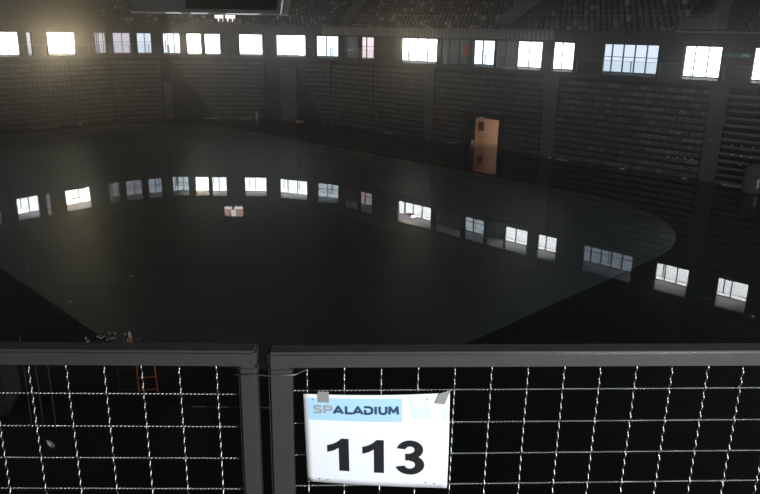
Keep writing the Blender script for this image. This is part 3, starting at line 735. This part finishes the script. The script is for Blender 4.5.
# stroked lettering
def stroke(m, pts, wd, lift):
    pts = [Vector(p) for p in pts]; asp = 1.40
    for i in range(len(pts)-1):
        a, b_ = pts[i].copy(), pts[i+1].copy()
        d = Vector(((b_.x-a.x)*asp, b_.y-a.y)); L = d.length
        if L < 1e-6: continue
        d /= L; n = Vector((-d.y, d.x))*wd/2; e = d*wd*0.28
        a2 = Vector((a.x-e.x/asp, a.y-e.y)); b2 = Vector((b_.x+e.x/asp, b_.y+e.y)); nn = Vector((n.x/asp, n.y))
        m.bm.faces.new([m.bm.verts.new(paper(q.x, q.y, lift+0.00003*i)) for q in (a2+nn, b2+nn, b2-nn, a2-nn)])
def arc(cx, cy, rx, ry, a0, a1, n=10): return [(cx+rx*math.cos(math.radians(a0+(a1-a0)*i/n)), cy+ry*math.sin(math.radians(a0+(a1-a0)*i/n))) for i in range(n+1)]
def letter(ch, x, y, w_, h_):
    T = lambda pts: [(x+px*w_, y+py*h_) for px, py in pts]
    if ch == 'S': return [T([(1, 0.06), (0.75, 0), (0.25, 0), (0, 0.14), (0.02, 0.36), (0.25, 0.48), (0.75, 0.52), (1, 0.66), (0.98, 0.88), (0.75, 1), (0.2, 1), (0, 0.94)])]
    if ch == 'P': return [T([(0, 1), (0, 0), (0.7, 0), (0.98, 0.12), (1, 0.4), (0.75, 0.56), (0.1, 0.56)])]
    if ch == 'A': return [T([(0, 1), (0.5, 0), (1, 1)]), T([(0.28, 0.78), (0.72, 0.78)])]
    if ch == 'V': return [T([(0, 1), (0.5, 0), (1, 1)])]
    if ch == 'L': return [T([(0, 0), (0, 1), (0.95, 1)])]
    if ch == 'D': return [T([(0.0, 0.0), (0.6, 0), (0.93, 0.18), (1, 0.5), (0.93, 0.82), (0.6, 1), (0.0, 1)]), T([(0.05, 0.5), (0.05, 1)])]
    if ch == 'I': return [T([(0.5, 0), (0.5, 1)])]
    if ch == 'U': return [T([(0, 0), (0, 0.7), (0.15, 0.94), (0.4, 1), (0.6, 1), (0.85, 0.94), (1, 0.7), (1, 0)])]
    if ch == 'M': return [T([(0, 1), (0.06, 0), (0.5, 0.75), (0.94, 0), (1, 1)])]
yb, hh = 0.122, 0.068
xs = [(0.085, 'S', 0.045, 'tape_glint'), (0.155, 'P', 0.045, 'tape_glint'), (0.218, 'A', 0.058, 'navy'), (0.300, 'L', 0.042, 'navy'), (0.352, 'A', 0.058, 'navy'), (0.428, 'D', 0.052, 'navy'), (0.488, 'I', 0.03, 'navy'), (0.530, 'U', 0.046, 'navy'), (0.597, 'M', 0.058, 'navy')]
for mm in ('tape_glint', 'navy'):
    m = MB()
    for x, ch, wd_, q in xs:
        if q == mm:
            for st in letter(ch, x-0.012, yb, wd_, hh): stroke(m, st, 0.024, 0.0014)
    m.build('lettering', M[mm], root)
# numerals
def num_one(x0):
    m = MB(); 
    p = lambda u, v: m.bm.verts.new(paper(x0+u, v-0.026, 0.0012))
    a = [(0.092, 0.50), (0.150, 0.50), (0.150, 0.868), (0.082, 0.868), (0.082, 0.605)]
    m.bm.faces.new([p(0.150, 0.495), p(0.150, 0.868), p(0.080, 0.868), p(0.080, 0.60), p(0.100, 0.495)])
    m.bm.faces.new([p(0.100, 0.495), p(0.080, 0.60), p(0.045, 0.634), p(0.0, 0.655), p(0.0, 0.578), p(0.045, 0.556), p(0.075, 0.530)])
    return m.build('numeral', M['ink'], root)
num_one(0.150); num_one(0.395)
m = MB()
def ring(cx, cy, rx, ry, tx, ty, a0, a1, n, lift):
    A_, B_ = [], []
    for i in range(n+1):
        a = math.radians(a0+(a1-a0)*i/n)
        A_.append(m.bm.verts.new(paper(cx+rx*math.cos(a), cy+ry*math.sin(a), lift))); B_.append(m.bm.verts.new(paper(cx+(rx-tx)*math.cos(a), cy+(ry-ty)*math.sin(a), lift)))
    for i in range(n): m.bm.faces.new([A_[i], A_[i+1], B_[i+1], B_[i]])
ring(0.729, 0.570, 0.092, 0.103, 0.060, 0.066, -172, 88, 20, 0.0012)
ring(0.729, 0.737, 0.102, 0.113, 0.064, 0.070, -92, 168, 20, 0.0013)
m.bm.faces.new([m.bm.verts.new(paper(u, v, 0.0014)) for u, v in ((0.696, 0.612), (0.741, 0.612), (0.741, 0.687), (0.696, 0.687))])
m.build('numeral', M['ink'], root)
# tape and staple marks
for pts in (((0.098, -0.035), (0.174, -0.035), (0.172, 0.08), (0.100, 0.08)), ((0.925, 0.0), (1.005, -0.03), (0.965, 0.105), (0.895, 0.09))):
    m = MB(); m.bm.faces.new([m.bm.verts.new(paper(u, v, 0.0022)) for u, v in pts]); m.build('tape', M['tape'], root)
m = MB()
for u, v in ((0.063, 0.055), (0.845, 0.05), (0.085, 0.955), (0.145, 0.963), (0.845, 0.94), (0.905, 0.945)):
    m.bm.faces.new([m.bm.verts.new(paper(u+0.005*math.cos(q), v+0.008*math.sin(q), 0.0012)) for q in [0, 1.05, 2.1, 3.14, 4.2, 5.25]])
m.build('pin_marks', M['ink'], root)
